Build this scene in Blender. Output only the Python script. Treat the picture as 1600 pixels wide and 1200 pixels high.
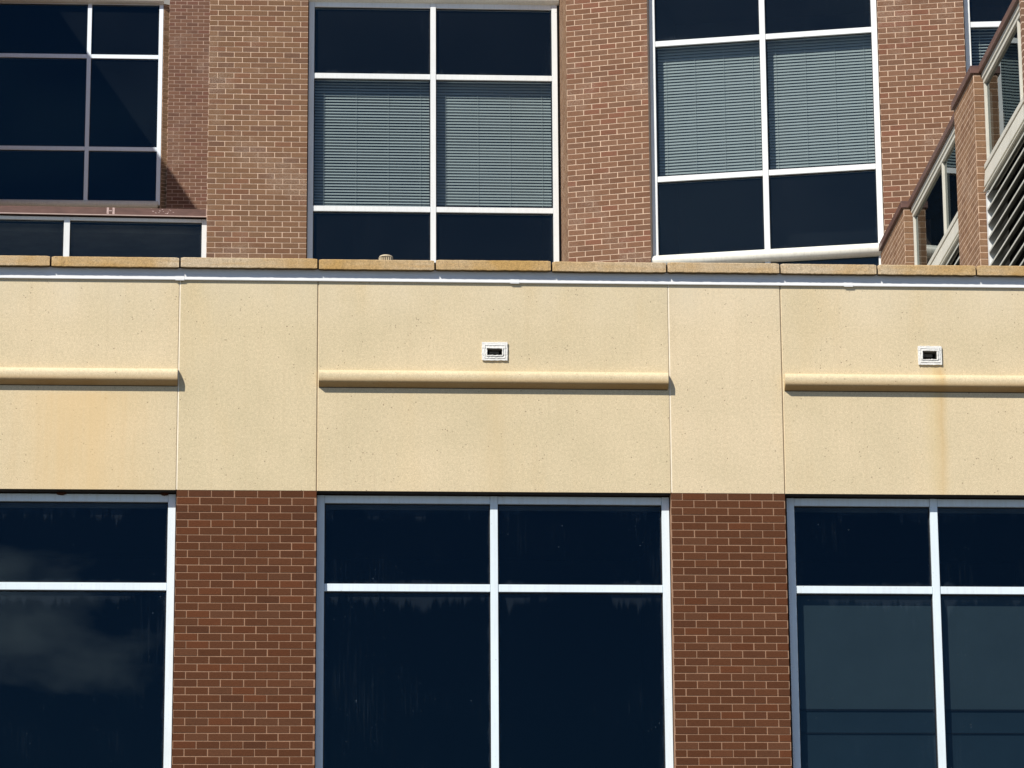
import bpy, bmesh, math, random
from mathutils import Vector, Matrix

for o in list(bpy.data.objects):
    bpy.data.objects.remove(o)
scene = bpy.context.scene
COL = scene.collection
R = math.radians
rnd = random.Random(7)

# ------------------------------------------------------------------ camera
cam_d = bpy.data.cameras.new('camera')
cam = bpy.data.objects.new('camera', cam_d)
COL.objects.link(cam)
cam_d.sensor_width = 36.0
cam_d.lens = 124.8
cam_d.clip_start = 0.5
cam_d.clip_end = 6000
M3 = Matrix(((0.99833714, -0.00797812, -0.05709047),
             (-0.05732700, -0.24132817, -0.96874885),
             (-0.00604875, 0.97041077, -0.24138424)))
cam.matrix_world = Matrix.Translation((0, -30.8, 1.6)) @ M3.to_4x4()
scene.camera = cam

# ------------------------------------------------------------------ light
SUN = Vector((-0.91, -1.0, 1.33)).normalized()      # direction towards the sun
sun_el = math.asin(SUN.z)
sun_az = math.atan2(SUN.x, SUN.y)                   # clockwise from +Y
world = bpy.data.worlds.new('World')
scene.world = world
world.use_nodes = True
wn, wl = world.node_tree.nodes, world.node_tree.links
wn.clear()
w_out = wn.new('ShaderNodeOutputWorld')
w_bg = wn.new('ShaderNodeBackground')
w_sky = wn.new('ShaderNodeTexSky')
w_sky.sky_type = 'NISHITA'
w_sky.sun_disc = False
w_sky.sun_elevation = sun_el
w_sky.sun_rotation = sun_az
w_sky.altitude = 300
w_sky.air_density = 1.0
w_sky.dust_density = 0.2
w_sky.ozone_density = 6.0
w_bg.inputs['Strength'].default_value = 0.078
# a few real clouds in the sky
w_tc = wn.new('ShaderNodeTexCoord')
def wmath(op, a, b=0.0, c=None, clamp=False):
    m = wn.new('ShaderNodeMath'); m.operation = op; m.use_clamp = clamp
    for i, v in enumerate((a, b) if c is None else (a, b, c)):
        if isinstance(v, (int, float)): m.inputs[i].default_value = v
        else: wl.new(v, m.inputs[i])
    return m.outputs[0]
def wnoise(scale, loc, detail, rough):
    mp = wn.new('ShaderNodeMapping'); mp.inputs['Scale'].default_value = scale; mp.inputs['Location'].default_value = loc
    no = wn.new('ShaderNodeTexNoise'); no.inputs['Scale'].default_value = 1.0
    no.inputs['Detail'].default_value = detail; no.inputs['Roughness'].default_value = rough
    wl.new(w_tc.outputs['Generated'], mp.inputs['Vector']); wl.new(mp.outputs['Vector'], no.inputs['Vector'])
    return no.outputs['Fac']
w_sep = wn.new('ShaderNodeSeparateXYZ')
wl.new(w_tc.outputs['Generated'], w_sep.inputs['Vector'])
# one low cumulus bank to the south-west, high thin puffs elsewhere
puff = wnoise((26, 26, 48), (0.3, 0, 0.2), 6, 0.55)
bx = wmath('POWER', wmath('ABSOLUTE', wmath('DIVIDE', wmath('ADD', w_sep.outputs['X'], 0.115), 0.085)), 2.0)
bz = wmath('POWER', wmath('ABSOLUTE', wmath('DIVIDE', wmath('ADD', w_sep.outputs['Z'], -0.176), 0.024)), 2.0)
bank = wmath('SUBTRACT', 1.0, wmath('SQRT', wmath('ADD', bx, bz)))
bank = wmath('ADD', bank, wmath('MULTIPLY_ADD', puff, 2.6, -1.45))
bank = wmath('MULTIPLY', bank, 1.1, clamp=True)
bank = wmath('MULTIPLY', bank, wmath('LESS_THAN', w_sep.outputs['Y'], 0.0))
thin = wmath('MULTIPLY', wmath('MULTIPLY_ADD', wnoise((4.5, 4.5, 10), (0.55, 0, 0.35), 7, 0.55), 5.0, -2.75, clamp=True), 0.13)
clo = wmath('ADD', wmath('MULTIPLY', bank, 0.85), thin, clamp=True)
w_mx = wn.new('ShaderNodeMix')
w_mx.data_type = 'RGBA'
w_mx.inputs['B'].default_value = (46.0, 30.0, 24.0, 1)
wl.new(clo, w_mx.inputs['Factor'])
wl.new(w_sky.outputs['Color'], w_mx.inputs['A'])
wl.new(w_mx.outputs['Result'], w_bg.inputs['Color'])
wl.new(w_bg.outputs['Background'], w_out.inputs['Surface'])

sun_d = bpy.data.lights.new('sun', 'SUN')
sun_d.energy = 4.85
sun_d.angle = R(0.5)
sun_d.color = (1.0, 0.945, 0.86)
sun = bpy.data.objects.new('sun', sun_d)
COL.objects.link(sun)
sun.location = (-20, -25, 40)
sun.rotation_euler = (-SUN).to_track_quat('-Z', 'Y').to_euler()

scene.view_settings.view_transform = 'Standard'
scene.view_settings.look = 'None'
scene.view_settings.gamma = 1.0
scene.view_settings.exposure = 0.45
scene.render.engine = 'CYCLES'
scene.cycles.transparent_max_bounces = 24
scene.cycles.max_bounces = 8

# ------------------------------------------------------------------ materials
def new_mat(name):
    m = bpy.data.materials.new(name)
    m.use_nodes = True
    m.node_tree.nodes.clear()
    return m, m.node_tree.nodes, m.node_tree.links

def N(nodes, kind, **kw):
    n = nodes.new(kind)
    for k, v in kw.items():
        if hasattr(n, k):
            setattr(n, k, v)
        else:
            n.inputs[k].default_value = v
    return n

def principled(nodes, links, rough=0.6, spec=0.5, metal=0.0):
    out = nodes.new('ShaderNodeOutputMaterial')
    p = nodes.new('ShaderNodeBsdfPrincipled')
    p.inputs['Roughness'].default_value = rough
    p.inputs['Metallic'].default_value = metal
    p.inputs['Specular IOR Level'].default_value = spec
    links.new(p.outputs['BSDF'], out.inputs['Surface'])
    return p

def obj_coord(nodes, links, scale=(1, 1, 1), loc=(0, 0, 0)):
    tc = nodes.new('ShaderNodeTexCoord')
    mp = nodes.new('ShaderNodeMapping')
    mp.inputs['Scale'].default_value = scale
    mp.inputs['Location'].default_value = loc
    links.new(tc.outputs['Object'], mp.inputs['Vector'])
    return mp.outputs['Vector']

def noise(nodes, links, vec, scale, detail=4, rough=0.5):
    n = nodes.new('ShaderNodeTexNoise')
    n.inputs['Scale'].default_value = scale
    n.inputs['Detail'].default_value = detail
    n.inputs['Roughness'].default_value = rough
    links.new(vec, n.inputs['Vector'])
    return n.outputs['Fac']

def ramp(nodes, links, fac, stops):
    r = nodes.new('ShaderNodeValToRGB')
    el = r.color_ramp.elements
    while len(el) < len(stops):
        el.new(0.5)
    for e, (p, c) in zip(el, stops):
        e.position = p
        e.color = (c, c, c, 1) if isinstance(c, (int, float)) else (*c, 1)
    links.new(fac, r.inputs['Fac'])
    return r.outputs['Color']

def mix(nodes, links, fac, a, b, mode='MIX'):
    m = nodes.new('ShaderNodeMix')
    m.data_type = 'RGBA'
    m.blend_type = mode
    for sock, v in (('Factor', fac), ('A', a), ('B', b)):
        if isinstance(v, (int, float)):
            m.inputs[sock].default_value = v
        elif isinstance(v, tuple):
            m.inputs[sock].default_value = (*v, 1)
        else:
            links.new(v, m.inputs[sock])
    return m.outputs['Result']

def math_n(nodes, links, op, a, b=0.0, c=None, clamp=False):
    m = nodes.new('ShaderNodeMath')
    m.operation = op
    m.use_clamp = clamp
    for i, v in enumerate((a, b) if c is None else (a, b, c)):
        if isinstance(v, (int, float)):
            m.inputs[i].default_value = v
        else:
            links.new(v, m.inputs[i])
    return m.outputs[0]

def bump(nodes, links, p, height, strength, dist):
    b = nodes.new('ShaderNodeBump')
    b.inputs['Strength'].default_value = strength
    b.inputs['Distance'].default_value = dist
    links.new(height, b.inputs['Height'])
    links.new(b.outputs['Normal'], p.inputs['Normal'])

def mat_brick(name, streaks):
    m, n, l = new_mat(name)
    p = principled(n, l, 0.9, 0.12)
    at = n.new('ShaderNodeAttribute')
    at.attribute_name = 'tone'
    v = obj_coord(n, l)
    vs = obj_coord(n, l, (9, 9, 60))
    fine = noise(n, l, v, 120, 4, 0.7)
    strk = noise(n, l, vs, 3.0, 3, 0.6)
    pits = noise(n, l, v, 75, 2, 0.5)
    c = mix(n, l, 1.0, at.outputs['Color'], ramp(n, l, fine, [(0.25, 0.72), (0.75, 1.28)]), 'MULTIPLY')
    c = mix(n, l, 1.0, c, ramp(n, l, strk, [(0.3, 0.86), (0.7, 1.14)]), 'MULTIPLY')
    c = mix(n, l, ramp(n, l, pits, [(0.70, 0.0), (0.76, 0.75)]), c, (0.02, 0.014, 0.01))
    if streaks:      # pale efflorescence left on a few bricks
        big = noise(n, l, v, 1.3, 3, 0.6)
        sm = noise(n, l, vs, 6.0, 3, 0.6)
        k = math_n(n, l, 'MULTIPLY', ramp(n, l, big, [(0.54, 0.0), (0.66, 1.0)]), ramp(n, l, sm, [(0.48, 0.0), (0.66, 0.6)]))
        c = mix(n, l, k, c, (0.42, 0.34, 0.27))
    l.new(c, p.inputs['Base Color'])
    bump(n, l, p, fine, 0.5, 0.004)
    return m

def mat_mortar(name, col):
    m, n, l = new_mat(name)
    p = principled(n, l, 0.9, 0.2)
    v = obj_coord(n, l)
    f = noise(n, l, v, 90, 4, 0.7)
    g = noise(n, l, v, 3, 3, 0.6)
    c = mix(n, l, 1.0, col, ramp(n, l, f, [(0.25, 0.75), (0.75, 1.2)]), 'MULTIPLY')
    c = mix(n, l, 1.0, c, ramp(n, l, g, [(0.3, 0.82), (0.7, 1.12)]), 'MULTIPLY')
    l.new(c, p.inputs['Base Color'])
    bump(n, l, p, f, 0.5, 0.003)
    return m

def mat_precast(name, under=False):
    m, n, l = new_mat(name)
    p = principled(n, l, 0.88, 0.22)
    v = obj_coord(n, l)
    grain = noise(n, l, v, 95, 5, 0.75)
    grit = noise(n, l, v, 38, 3, 0.6)
    mott = noise(n, l, v, 1.5, 4, 0.6)
    stain = noise(n, l, obj_coord(n, l, (1.3, 1.3, 0.42), (3.1, 0, 1.0)), 1.3, 4, 0.55)
    run = noise(n, l, obj_coord(n, l, (14, 14, 0.55)), 1.2, 4, 0.6)
    pit = n.new('ShaderNodeTexVoronoi')
    pit.inputs['Scale'].default_value = 26
    l.new(v, pit.inputs['Vector'])
    pitn = noise(n, l, v, 9, 2, 0.5)
    base = mix(n, l, ramp(n, l, mott, [(0.3, 0.0), (0.72, 1.0)]), (0.562, 0.470, 0.302), (0.640, 0.528, 0.347))
    base = mix(n, l, ramp(n, l, stain, [(0.54, 0.0), (0.86, 0.38)]), base, (0.59, 0.43, 0.215))
    base = mix(n, l, ramp(n, l, run, [(0.50, 0.0), (0.80, 0.22)]), base, (0.50, 0.385, 0.24))
    base = mix(n, l, 1.0, base, ramp(n, l, grain, [(0.28, 0.74), (0.72, 1.20)]), 'MULTIPLY')
    base = mix(n, l, 1.0, base, ramp(n, l, grit, [(0.28, 0.90), (0.7, 1.06)]), 'MULTIPLY')
    k = math_n(n, l, 'MULTIPLY', ramp(n, l, pit.outputs['Distance'], [(0.10, 1.0), (0.16, 0.0)]),
               ramp(n, l, pitn, [(0.52, 0.0), (0.60, 0.75)]))
    base = mix(n, l, k, base, (0.16, 0.11, 0.07))
    # real water stains below the two overflow openings and at the old seepage on the left
    tc = n.new('ShaderNodeTexCoord')
    sx = n.new('ShaderNodeSeparateXYZ')
    l.new(tc.outputs['Object'], sx.inputs['Vector'])
    wob = math_n(n, l, 'MULTIPLY_ADD', noise(n, l, obj_coord(n, l, (1, 1, 0.8)), 2.5, 3), 0.22, -0.11)
    xw = math_n(n, l, 'ADD', sx.outputs['X'], math_n(n, l, 'MULTIPLY', wob, 0.5))
    for cx, wd, amt, ztop, col in ((5.63, 0.15, 0.62, 9.53, (0.56, 0.43, 0.21)), (5.68, 0.065, 0.75, 9.50, (0.50, 0.33, 0.14)),
                                   (1.66, 0.20, 0.42, 9.52, (0.55, 0.41, 0.22)), (-1.9, 0.80, 0.58, 9.22, (0.62, 0.43, 0.20)),
                                   (-2.2, 0.9, 0.42, 9.2, (0.62, 0.43, 0.20))):
        d = math_n(n, l, 'ABSOLUTE', math_n(n, l, 'SUBTRACT', xw, cx))
        f = math_n(n, l, 'DIVIDE', d, wd)
        f = math_n(n, l, 'SUBTRACT', 1.0, f, clamp=True)
        f = math_n(n, l, 'SMOOTHSTEP', f, 0.0, 1.0) if False else math_n(n, l, 'POWER', f, 1.4)
        below = math_n(n, l, 'MULTIPLY', math_n(n, l, 'SUBTRACT', ztop, sx.outputs['Z']), 14.0, clamp=True)
        fade = math_n(n, l, 'MULTIPLY_ADD', math_n(n, l, 'SUBTRACT', ztop, sx.outputs['Z']), -0.35, 1.0, clamp=True)
        f = math_n(n, l, 'MULTIPLY', f, below)
        f = math_n(n, l, 'MULTIPLY', f, fade)
        f = math_n(n, l, 'MULTIPLY', f, ramp(n, l, run, [(0.25, amt * 0.6), (0.7, amt)]))
        base = mix(n, l, f, base, col)
    oi = n.new('ShaderNodeObjectInfo')
    base = mix(n, l, 1.0, base, ramp(n, l, oi.outputs['Random'], [(0.0, (0.955, 0.955, 0.93)), (1.0, (1.03, 1.02, 1.03))]), 'MULTIPLY')
    if under:      # yellow-brown weathering, deepened with painted shade, on the lower half of the rolls
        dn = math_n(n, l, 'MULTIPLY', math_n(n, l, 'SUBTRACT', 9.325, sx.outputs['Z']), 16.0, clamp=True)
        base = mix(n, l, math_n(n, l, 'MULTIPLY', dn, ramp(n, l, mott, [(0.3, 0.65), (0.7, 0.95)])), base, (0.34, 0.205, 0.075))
    # pale bloom near the top edge
    tp = math_n(n, l, 'MULTIPLY', math_n(n, l, 'SUBTRACT', sx.outputs['Z'], 9.75), 2.2, clamp=True)
    base = mix(n, l, math_n(n, l, 'MULTIPLY', tp, ramp(n, l, stain, [(0.35, 0.35), (0.6, 0.0)])), base, (0.62, 0.56, 0.44))
    l.new(base, p.inputs['Base Color'])
    h = math_n(n, l, 'ADD', grain, math_n(n, l, 'MULTIPLY', k, -1.0))
    bump(n, l, p, h, 0.55, 0.004)
    return m

def mat_coping(name):
    m, n, l = new_mat(name)
    p = principled(n, l, 0.9, 0.2)
    v = obj_coord(n, l)
    grain = noise(n, l, v, 85, 5, 0.8)
    spots = noise(n, l, v, 28, 3, 0.6)
    rust = noise(n, l, obj_coord(n, l, (1, 1, 1), (2.7, 0, 0)), 0.9, 4, 0.6)
    band = noise(n, l, obj_coord(n, l, (2, 2, 22)), 1.5, 3, 0.6)
    base = mix(n, l, ramp(n, l, rust, [(0.38, 0.0), (0.60, 1.0)]), (0.51, 0.405, 0.27), (0.44, 0.275, 0.10))
    base = mix(n, l, ramp(n, l, band, [(0.45, 0.0), (0.75, 0.5)]), base, (0.42, 0.25, 0.09))
    base = mix(n, l, 1.0, base, ramp(n, l, grain, [(0.30, 0.55), (0.70, 1.38)]), 'MULTIPLY')
    base = mix(n, l, ramp(n, l, spots, [(0.62, 0.0), (0.72, 0.55)]), base, (0.20, 0.12, 0.06))
    l.new(base, p.inputs['Base Color'])
    bump(n, l, p, grain, 0.8, 0.006)
    return m

def mat_simple(name, col, rough=0.6, spec=0.5, metal=0.0, var=0.1, scale=20, bstr=0.0, stretch=(1, 1, 1)):
    m, n, l = new_mat(name)
    p = principled(n, l, rough, spec, metal)
    v = obj_coord(n, l, stretch)
    f = noise(n, l, v, scale, 4, 0.6)
    c = mix(n, l, 1.0, col, ramp(n, l, f, [(0.3, 1 - var), (0.7, 1 + var)]), 'MULTIPLY')
    l.new(c, p.inputs['Base Color'])
    if bstr:
        bump(n, l, p, f, bstr, 0.003)
    return m

def mat_aluminium(name, col, grime):
    m, n, l = new_mat(name)
    p = principled(n, l, 0.42, 0.4)
    v = obj_coord(n, l)
    big = noise(n, l, v, 2.2, 5, 0.65)
    run = noise(n, l, obj_coord(n, l, (30, 30, 1.6)), 1.4, 4, 0.6)
    spk = noise(n, l, v, 55, 2, 0.5)
    c = mix(n, l, ramp(n, l, big, [(0.35, 0.0), (0.75, grime)]), col, tuple(x * 0.72 for x in col))
    c = mix(n, l, ramp(n, l, run, [(0.45, 0.0), (0.8, grime * 0.8)]), c, (0.42, 0.40, 0.33))
    c = mix(n, l, ramp(n, l, spk, [(0.70, 0.0), (0.76, 0.5)]), c, (0.22, 0.2, 0.17))
    l.new(c, p.inputs['Base Color'])
    return m

def mat_glass(name, tint, refl=(1, 1, 1), dirt=0.5, wave=0.012, fringe_amt=1.0, dirt_col=(0.27, 0.36, 0.45), film=0.001):
    """Tinted vision glass: mirror reflection by Fresnel over a tinted see-through body, with dried run marks."""
    m, n, l = new_mat(name)
    out = n.new('ShaderNodeOutputMaterial')
    tr = n.new('ShaderNodeBsdfTransparent')
    tr.inputs['Color'].default_value = (*tint, 1)
    gl = n.new('ShaderNodeBsdfGlossy')
    gl.inputs['Roughness'].default_value = 0.0
    gl.inputs['Color'].default_value = (*refl, 1)
    ge = n.new('ShaderNodeNewGeometry')
    dt = n.new('ShaderNodeVectorMath')
    dt.operation = 'DOT_PRODUCT'
    l.new(ge.outputs['Incoming'], dt.inputs[0])
    l.new(ge.outputs['Normal'], dt.inputs[1])
    cosv = math_n(n, l, 'ABSOLUTE', dt.outputs['Value'])
    sch = math_n(n, l, 'POWER', math_n(n, l, 'SUBTRACT', 1.0, cosv, clamp=True), 5.0)
    if True:
        b = n.new('ShaderNodeBump')
        b.inputs['Strength'].default_value = wave
        b.inputs['Distance'].default_value = 0.01
        l.new(noise(n, l, obj_coord(n, l), 1.6, 1, 0.4), b.inputs['Height'])
        l.new(b.outputs['Normal'], gl.inputs['Normal'])
    fac = math_n(n, l, 'MULTIPLY_ADD', sch, 0.93, 0.06, clamp=True)   # two faces of the pane
    mx = n.new('ShaderNodeMixShader')
    l.new(fac, mx.inputs['Fac'])
    l.new(tr.outputs['BSDF'], mx.inputs[1])
    l.new(gl.outputs['BSDF'], mx.inputs[2])
    # dried run marks hanging from the head of the pane, dusty margins, a few specks
    df = n.new('ShaderNodeBsdfDiffuse')
    df.inputs['Color'].default_value = (*dirt_col, 1)
    v = obj_coord(n, l)
    uv1 = n.new('ShaderNodeUVMap'); uv1.uv_map = 'from_top_left'
    uv2 = n.new('ShaderNodeUVMap'); uv2.uv_map = 'from_bottom_right'
    s1 = n.new('ShaderNodeSeparateXYZ'); l.new(uv1.outputs['UV'], s1.inputs['Vector'])
    s2 = n.new('ShaderNodeSeparateXYZ'); l.new(uv2.outputs['UV'], s2.inputs['Vector'])
    comb = noise(n, l, obj_coord(n, l, (20, 20, 0.35)), 1.0, 5, 0.7)
    wide = noise(n, l, obj_coord(n, l, (3.2, 3.2, 0.25), (1.7, 0, 0.4)), 1.0, 3, 0.55)
    side = noise(n, l, obj_coord(n, l, (0.8, 0.8, 5)), 1.0, 4, 0.6)
    reach = math_n(n, l, 'MULTIPLY', ramp(n, l, comb, [(0.30, 0.12), (0.72, 1.0)]), ramp(n, l, wide, [(0.34, 0.04), (0.66, 0.30)]))
    fringe = math_n(n, l, 'MULTIPLY', math_n(n, l, 'SUBTRACT', reach, s1.outputs['Y']), 17.0, clamp=True)
    fringe = math_n(n, l, 'MULTIPLY', fringe, fringe_amt)
    edge = ramp(n, l, side, [(0.35, 0.012), (0.7, 0.040)])
    el_ = math_n(n, l, 'MULTIPLY', math_n(n, l, 'SUBTRACT', edge, s1.outputs['X']), 60.0, clamp=True)
    er_ = math_n(n, l, 'MULTIPLY', math_n(n, l, 'SUBTRACT', edge, s2.outputs['X']), 60.0, clamp=True)
    eb_ = math_n(n, l, 'MULTIPLY', math_n(n, l, 'SUBTRACT', math_n(n, l, 'MULTIPLY', reach, 0.3), s2.outputs['Y']), 30.0, clamp=True)
    marg = math_n(n, l, 'MAXIMUM', math_n(n, l, 'MAXIMUM', el_, er_), math_n(n, l, 'MAXIMUM', fringe, eb_))
    runs = noise(n, l, obj_coord(n, l, (34, 34, 1.2)), 1.6, 4, 0.6)
    area = noise(n, l, obj_coord(n, l, (1, 1, 0.8), (5.2, 0, 2.1)), 1.5, 4, 0.65)
    dust = noise(n, l, v, 0.8, 3, 0.5)
    spots = noise(n, l, v, 70, 1, 0.3)
    k = math_n(n, l, 'MULTIPLY', marg, 0.025 * dirt)
    k = math_n(n, l, 'ADD', k, math_n(n, l, 'MULTIPLY', ramp(n, l, runs, [(0.52, 0.0), (0.66, 1.0)]), ramp(n, l, area, [(0.53, 0.0), (0.74, 0.021 * dirt)])))
    k = math_n(n, l, 'ADD', k, ramp(n, l, dust, [(0.35, film * 0.6), (0.7, film)]))
    k = math_n(n, l, 'ADD', k, math_n(n, l, 'MULTIPLY', ramp(n, l, spots, [(0.79, 0.0), (0.81, 0.14 * dirt)]), ramp(n, l, area, [(0.46, 0.0), (0.56, 1.0)])), clamp=True)
    mx2 = n.new('ShaderNodeMixShader')
    l.new(k, mx2.inputs['Fac'])
    l.new(mx.outputs['Shader'], mx2.inputs[1])
    l.new(df.outputs['BSDF'], mx2.inputs[2])
    l.new(mx2.outputs['Shader'], out.inputs['Surface'])
    return m

def mat_brick_tex(name, c1, c2, mort):
    """running bond for walls seen only from the side"""
    m, n, l = new_mat(name)
    p = principled(n, l, 0.9, 0.12)
    tc = n.new('ShaderNodeTexCoord')
    sx = n.new('ShaderNodeSeparateXYZ'); l.new(tc.outputs['Object'], sx.inputs['Vector'])
    cb = n.new('ShaderNodeCombineXYZ')
    l.new(math_n(n, l, 'ADD', sx.outputs['X'], sx.outputs['Y']), cb.inputs['X'])
    l.new(sx.outputs['Z'], cb.inputs['Y'])
    bt = n.new('ShaderNodeTexBrick')
    for k, v in (('Scale', 1.0), ('Mortar Size', 0.0055), ('Mortar Smooth', 0.1), ('Bias', 0.0), ('Brick Width', 0.2032), ('Row Height', 0.0677)):
        bt.inputs[k].default_value = v
    bt.inputs['Color1'].default_value = (*c1, 1); bt.inputs['Color2'].default_value = (*c2, 1); bt.inputs['Mortar'].default_value = (*mort, 1)
    l.new(cb.outputs['Vector'], bt.inputs['Vector'])
    f = noise(n, l, obj_coord(n, l), 60, 4, 0.7)
    l.new(mix(n, l, 1.0, bt.outputs['Color'], ramp(n, l, f, [(0.25, 0.8), (0.75, 1.2)]), 'MULTIPLY'), p.inputs['Base Color'])
    return m

MAT = {}
MAT['brick_side'] = mat_brick_tex('side_brick', (.180, .102, .064), (.160, .090, .058), (.50, .37, .28))
MAT['brick_dark'] = mat_brick('brick_dark', False)
MAT['brick_light'] = mat_brick('brick_light', True)
MAT['mortar_dark'] = mat_mortar('mortar_dark', (0.30, 0.175, 0.108))
MAT['mortar_far'] = mat_mortar('mortar_far', (0.40, 0.29, 0.23))
MAT['mortar_light'] = mat_mortar('mortar_light', (0.53, 0.38, 0.272))
MAT['precast'] = mat_precast('precast')
MAT['moulding'] = mat_precast('moulding_stone', True)
MAT['coping'] = mat_coping('coping')
MAT['coping_soffit'] = mat_simple('shaded_soffit_stone', (0.11, 0.075, 0.035), 0.9, 0.1, var=0.4, scale=25)  # shade under the overhang painted in as a darker stone colour
MAT['flash'] = mat_simple('painted_flashing', (0.62, 0.625, 0.625), 0.45, 0.4, var=0.05, scale=5)
MAT['alu'] = mat_aluminium('window_aluminium', (0.70, 0.715, 0.705), 0.3)
MAT['alu_bright'] = mat_aluminium('window_aluminium_bright', (0.76, 0.85, 0.93), 0.15)
MAT['alu_cool'] = mat_aluminium('window_aluminium_cool', (0.67, 0.755, 0.80), 0.3)
MAT['alu_cream'] = mat_aluminium('sill_aluminium', (0.74, 0.72, 0.63), 0.5)
MAT['wing_alu'] = mat_aluminium('wing_aluminium', (0.60, 0.58, 0.50), 0.6)
MAT['blade'] = mat_simple('louver_blade_shaded', (0.27, 0.27, 0.235), 0.5, 0.3, var=0.2, scale=6)  # darker than the lips: underside shade put into the blade colour
MAT['louver'] = mat_simple('louver_metal', (0.46, 0.46, 0.41), 0.5, 0.4, var=0.12, scale=6)
MAT['brown'] = mat_simple('brown_metal', (0.115, 0.060, 0.046), 0.5, 0.4, var=0.22, scale=5, stretch=(1, 1, 4))
MAT['scuff'] = mat_simple('pink_scuff', (0.45, 0.33, 0.30), 0.8, 0.2, var=0.3, scale=60)
MAT['seal'] = mat_simple('dark_sealant', (0.03, 0.024, 0.02), 0.8, 0.2)
MAT['gasket'] = mat_simple('black_gasket', (0.012, 0.012, 0.014), 0.6, 0.3)
MAT['tube'] = mat_simple('grey_tube', (0.16, 0.15, 0.13), 0.7, 0.3, var=0.35, scale=30)
MAT['caulk'] = mat_simple('white_caulk', (0.66, 0.65, 0.61), 0.6, 0.3, var=0.12, scale=60, bstr=0.8)
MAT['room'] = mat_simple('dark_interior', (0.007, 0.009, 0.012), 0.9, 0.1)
MAT['roof'] = mat_simple('roof_membrane', (0.28, 0.27, 0.25), 0.9, 0.1, var=0.2, scale=3)
MAT['blind'] = mat_simple('blind_slat', (0.63, 0.665, 0.675), 0.6, 0.3, var=0.04, scale=3)
MAT['shade'] = mat_simple('shade_fabric', (0.105, 0.125, 0.13), 0.9, 0.1, var=0.08, scale=2)
MAT['shade_low'] = mat_simple('shade_fabric_low', (0.05, 0.072, 0.088), 0.9, 0.1, var=0.08, scale=2)
MAT['vent'] = mat_simple('vent_cap_metal', (0.42, 0.35, 0.24), 0.6, 0.3, var=0.2, scale=30)
MAT['rust'] = mat_simple('rust_lump', (0.055, 0.02, 0.01), 0.9, 0.1, var=0.4, scale=60, bstr=1)
MAT['ground'] = mat_simple('asphalt_ground', (0.11, 0.105, 0.095), 0.9, 0.2, var=0.3, scale=0.5)
MAT['glass_low'] = mat_glass('glass_lower', (0.38, 0.46, 0.50), (0.100, 0.225, 0.345), 1.0, film=0.0013)
MAT['glass_up'] = mat_glass('glass_upper', (0.52, 0.565, 0.56), (0.15, 0.33, 0.43), 0.9, film=0.0125, fringe_amt=0.0, dirt_col=(0.36, 0.42, 0.48))
MAT['glass_far'] = mat_glass('glass_far', (0.38, 0.44, 0.5), (0.08, 0.25, 0.38), 0.5, film=0.013, fringe_amt=0.0)
MAT['glass_wing'] = mat_glass('glass_wing', (0.30, 0.33, 0.34), (0.58, 0.62, 0.62), 0.5, wave=0.05, fringe_amt=0.0)

DARK_TONES = [(.088, .0335, .0150), (.092, .036, .0165), (.083, .031, .0135), (.094, .039, .019), (.088, .033, .0145), (.098, .034, .0142), (.078, .030, .0142)]
LIGHT_TONES = [(0.1748, 0.0975, 0.055), (0.1653, 0.0902, 0.0507), (0.1862, 0.1049, 0.0602), (0.1568, 0.0828, 0.0473), (0.171, 0.0938, 0.0533), (0.1729, 0.0865, 0.0499), (0.1501, 0.0828, 0.0516)]
RED_TONES = [(0.1672, 0.0874, 0.0516), (0.1577, 0.081, 0.0473), (0.1767, 0.0948, 0.0576), (0.1463, 0.0736, 0.043), (0.1672, 0.0874, 0.0516), (0.171, 0.0782, 0.0473), (0.1501, 0.081, 0.0499)]
FAR_TONES = [(.150, .082, .056), (.140, .075, .050), (.160, .090, .060), (.128, .070, .050), (.145, .072, .052)]
PIER_TONES = [(0.2071, 0.119, 0.0686), (0.19, 0.1079, 0.0616), (0.2204, 0.1302, 0.0757), (0.1786, 0.0977, 0.0563)]

# ------------------------------------------------------------------ mesh helpers
class Fr:
    """A wall frame: u runs along the wall, d goes into the building, z is up."""
    def __init__(s, x, y, yaw=0.0):
        a = R(yaw)
        s.o = (x, y)
        s.du = (math.cos(a), math.sin(a))
        s.dn = (-math.sin(a), math.cos(a))
    def __call__(s, u, d, z):
        return (s.o[0] + s.du[0] * u + s.dn[0] * d, s.o[1] + s.du[1] * u + s.dn[1] * d, z)

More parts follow.
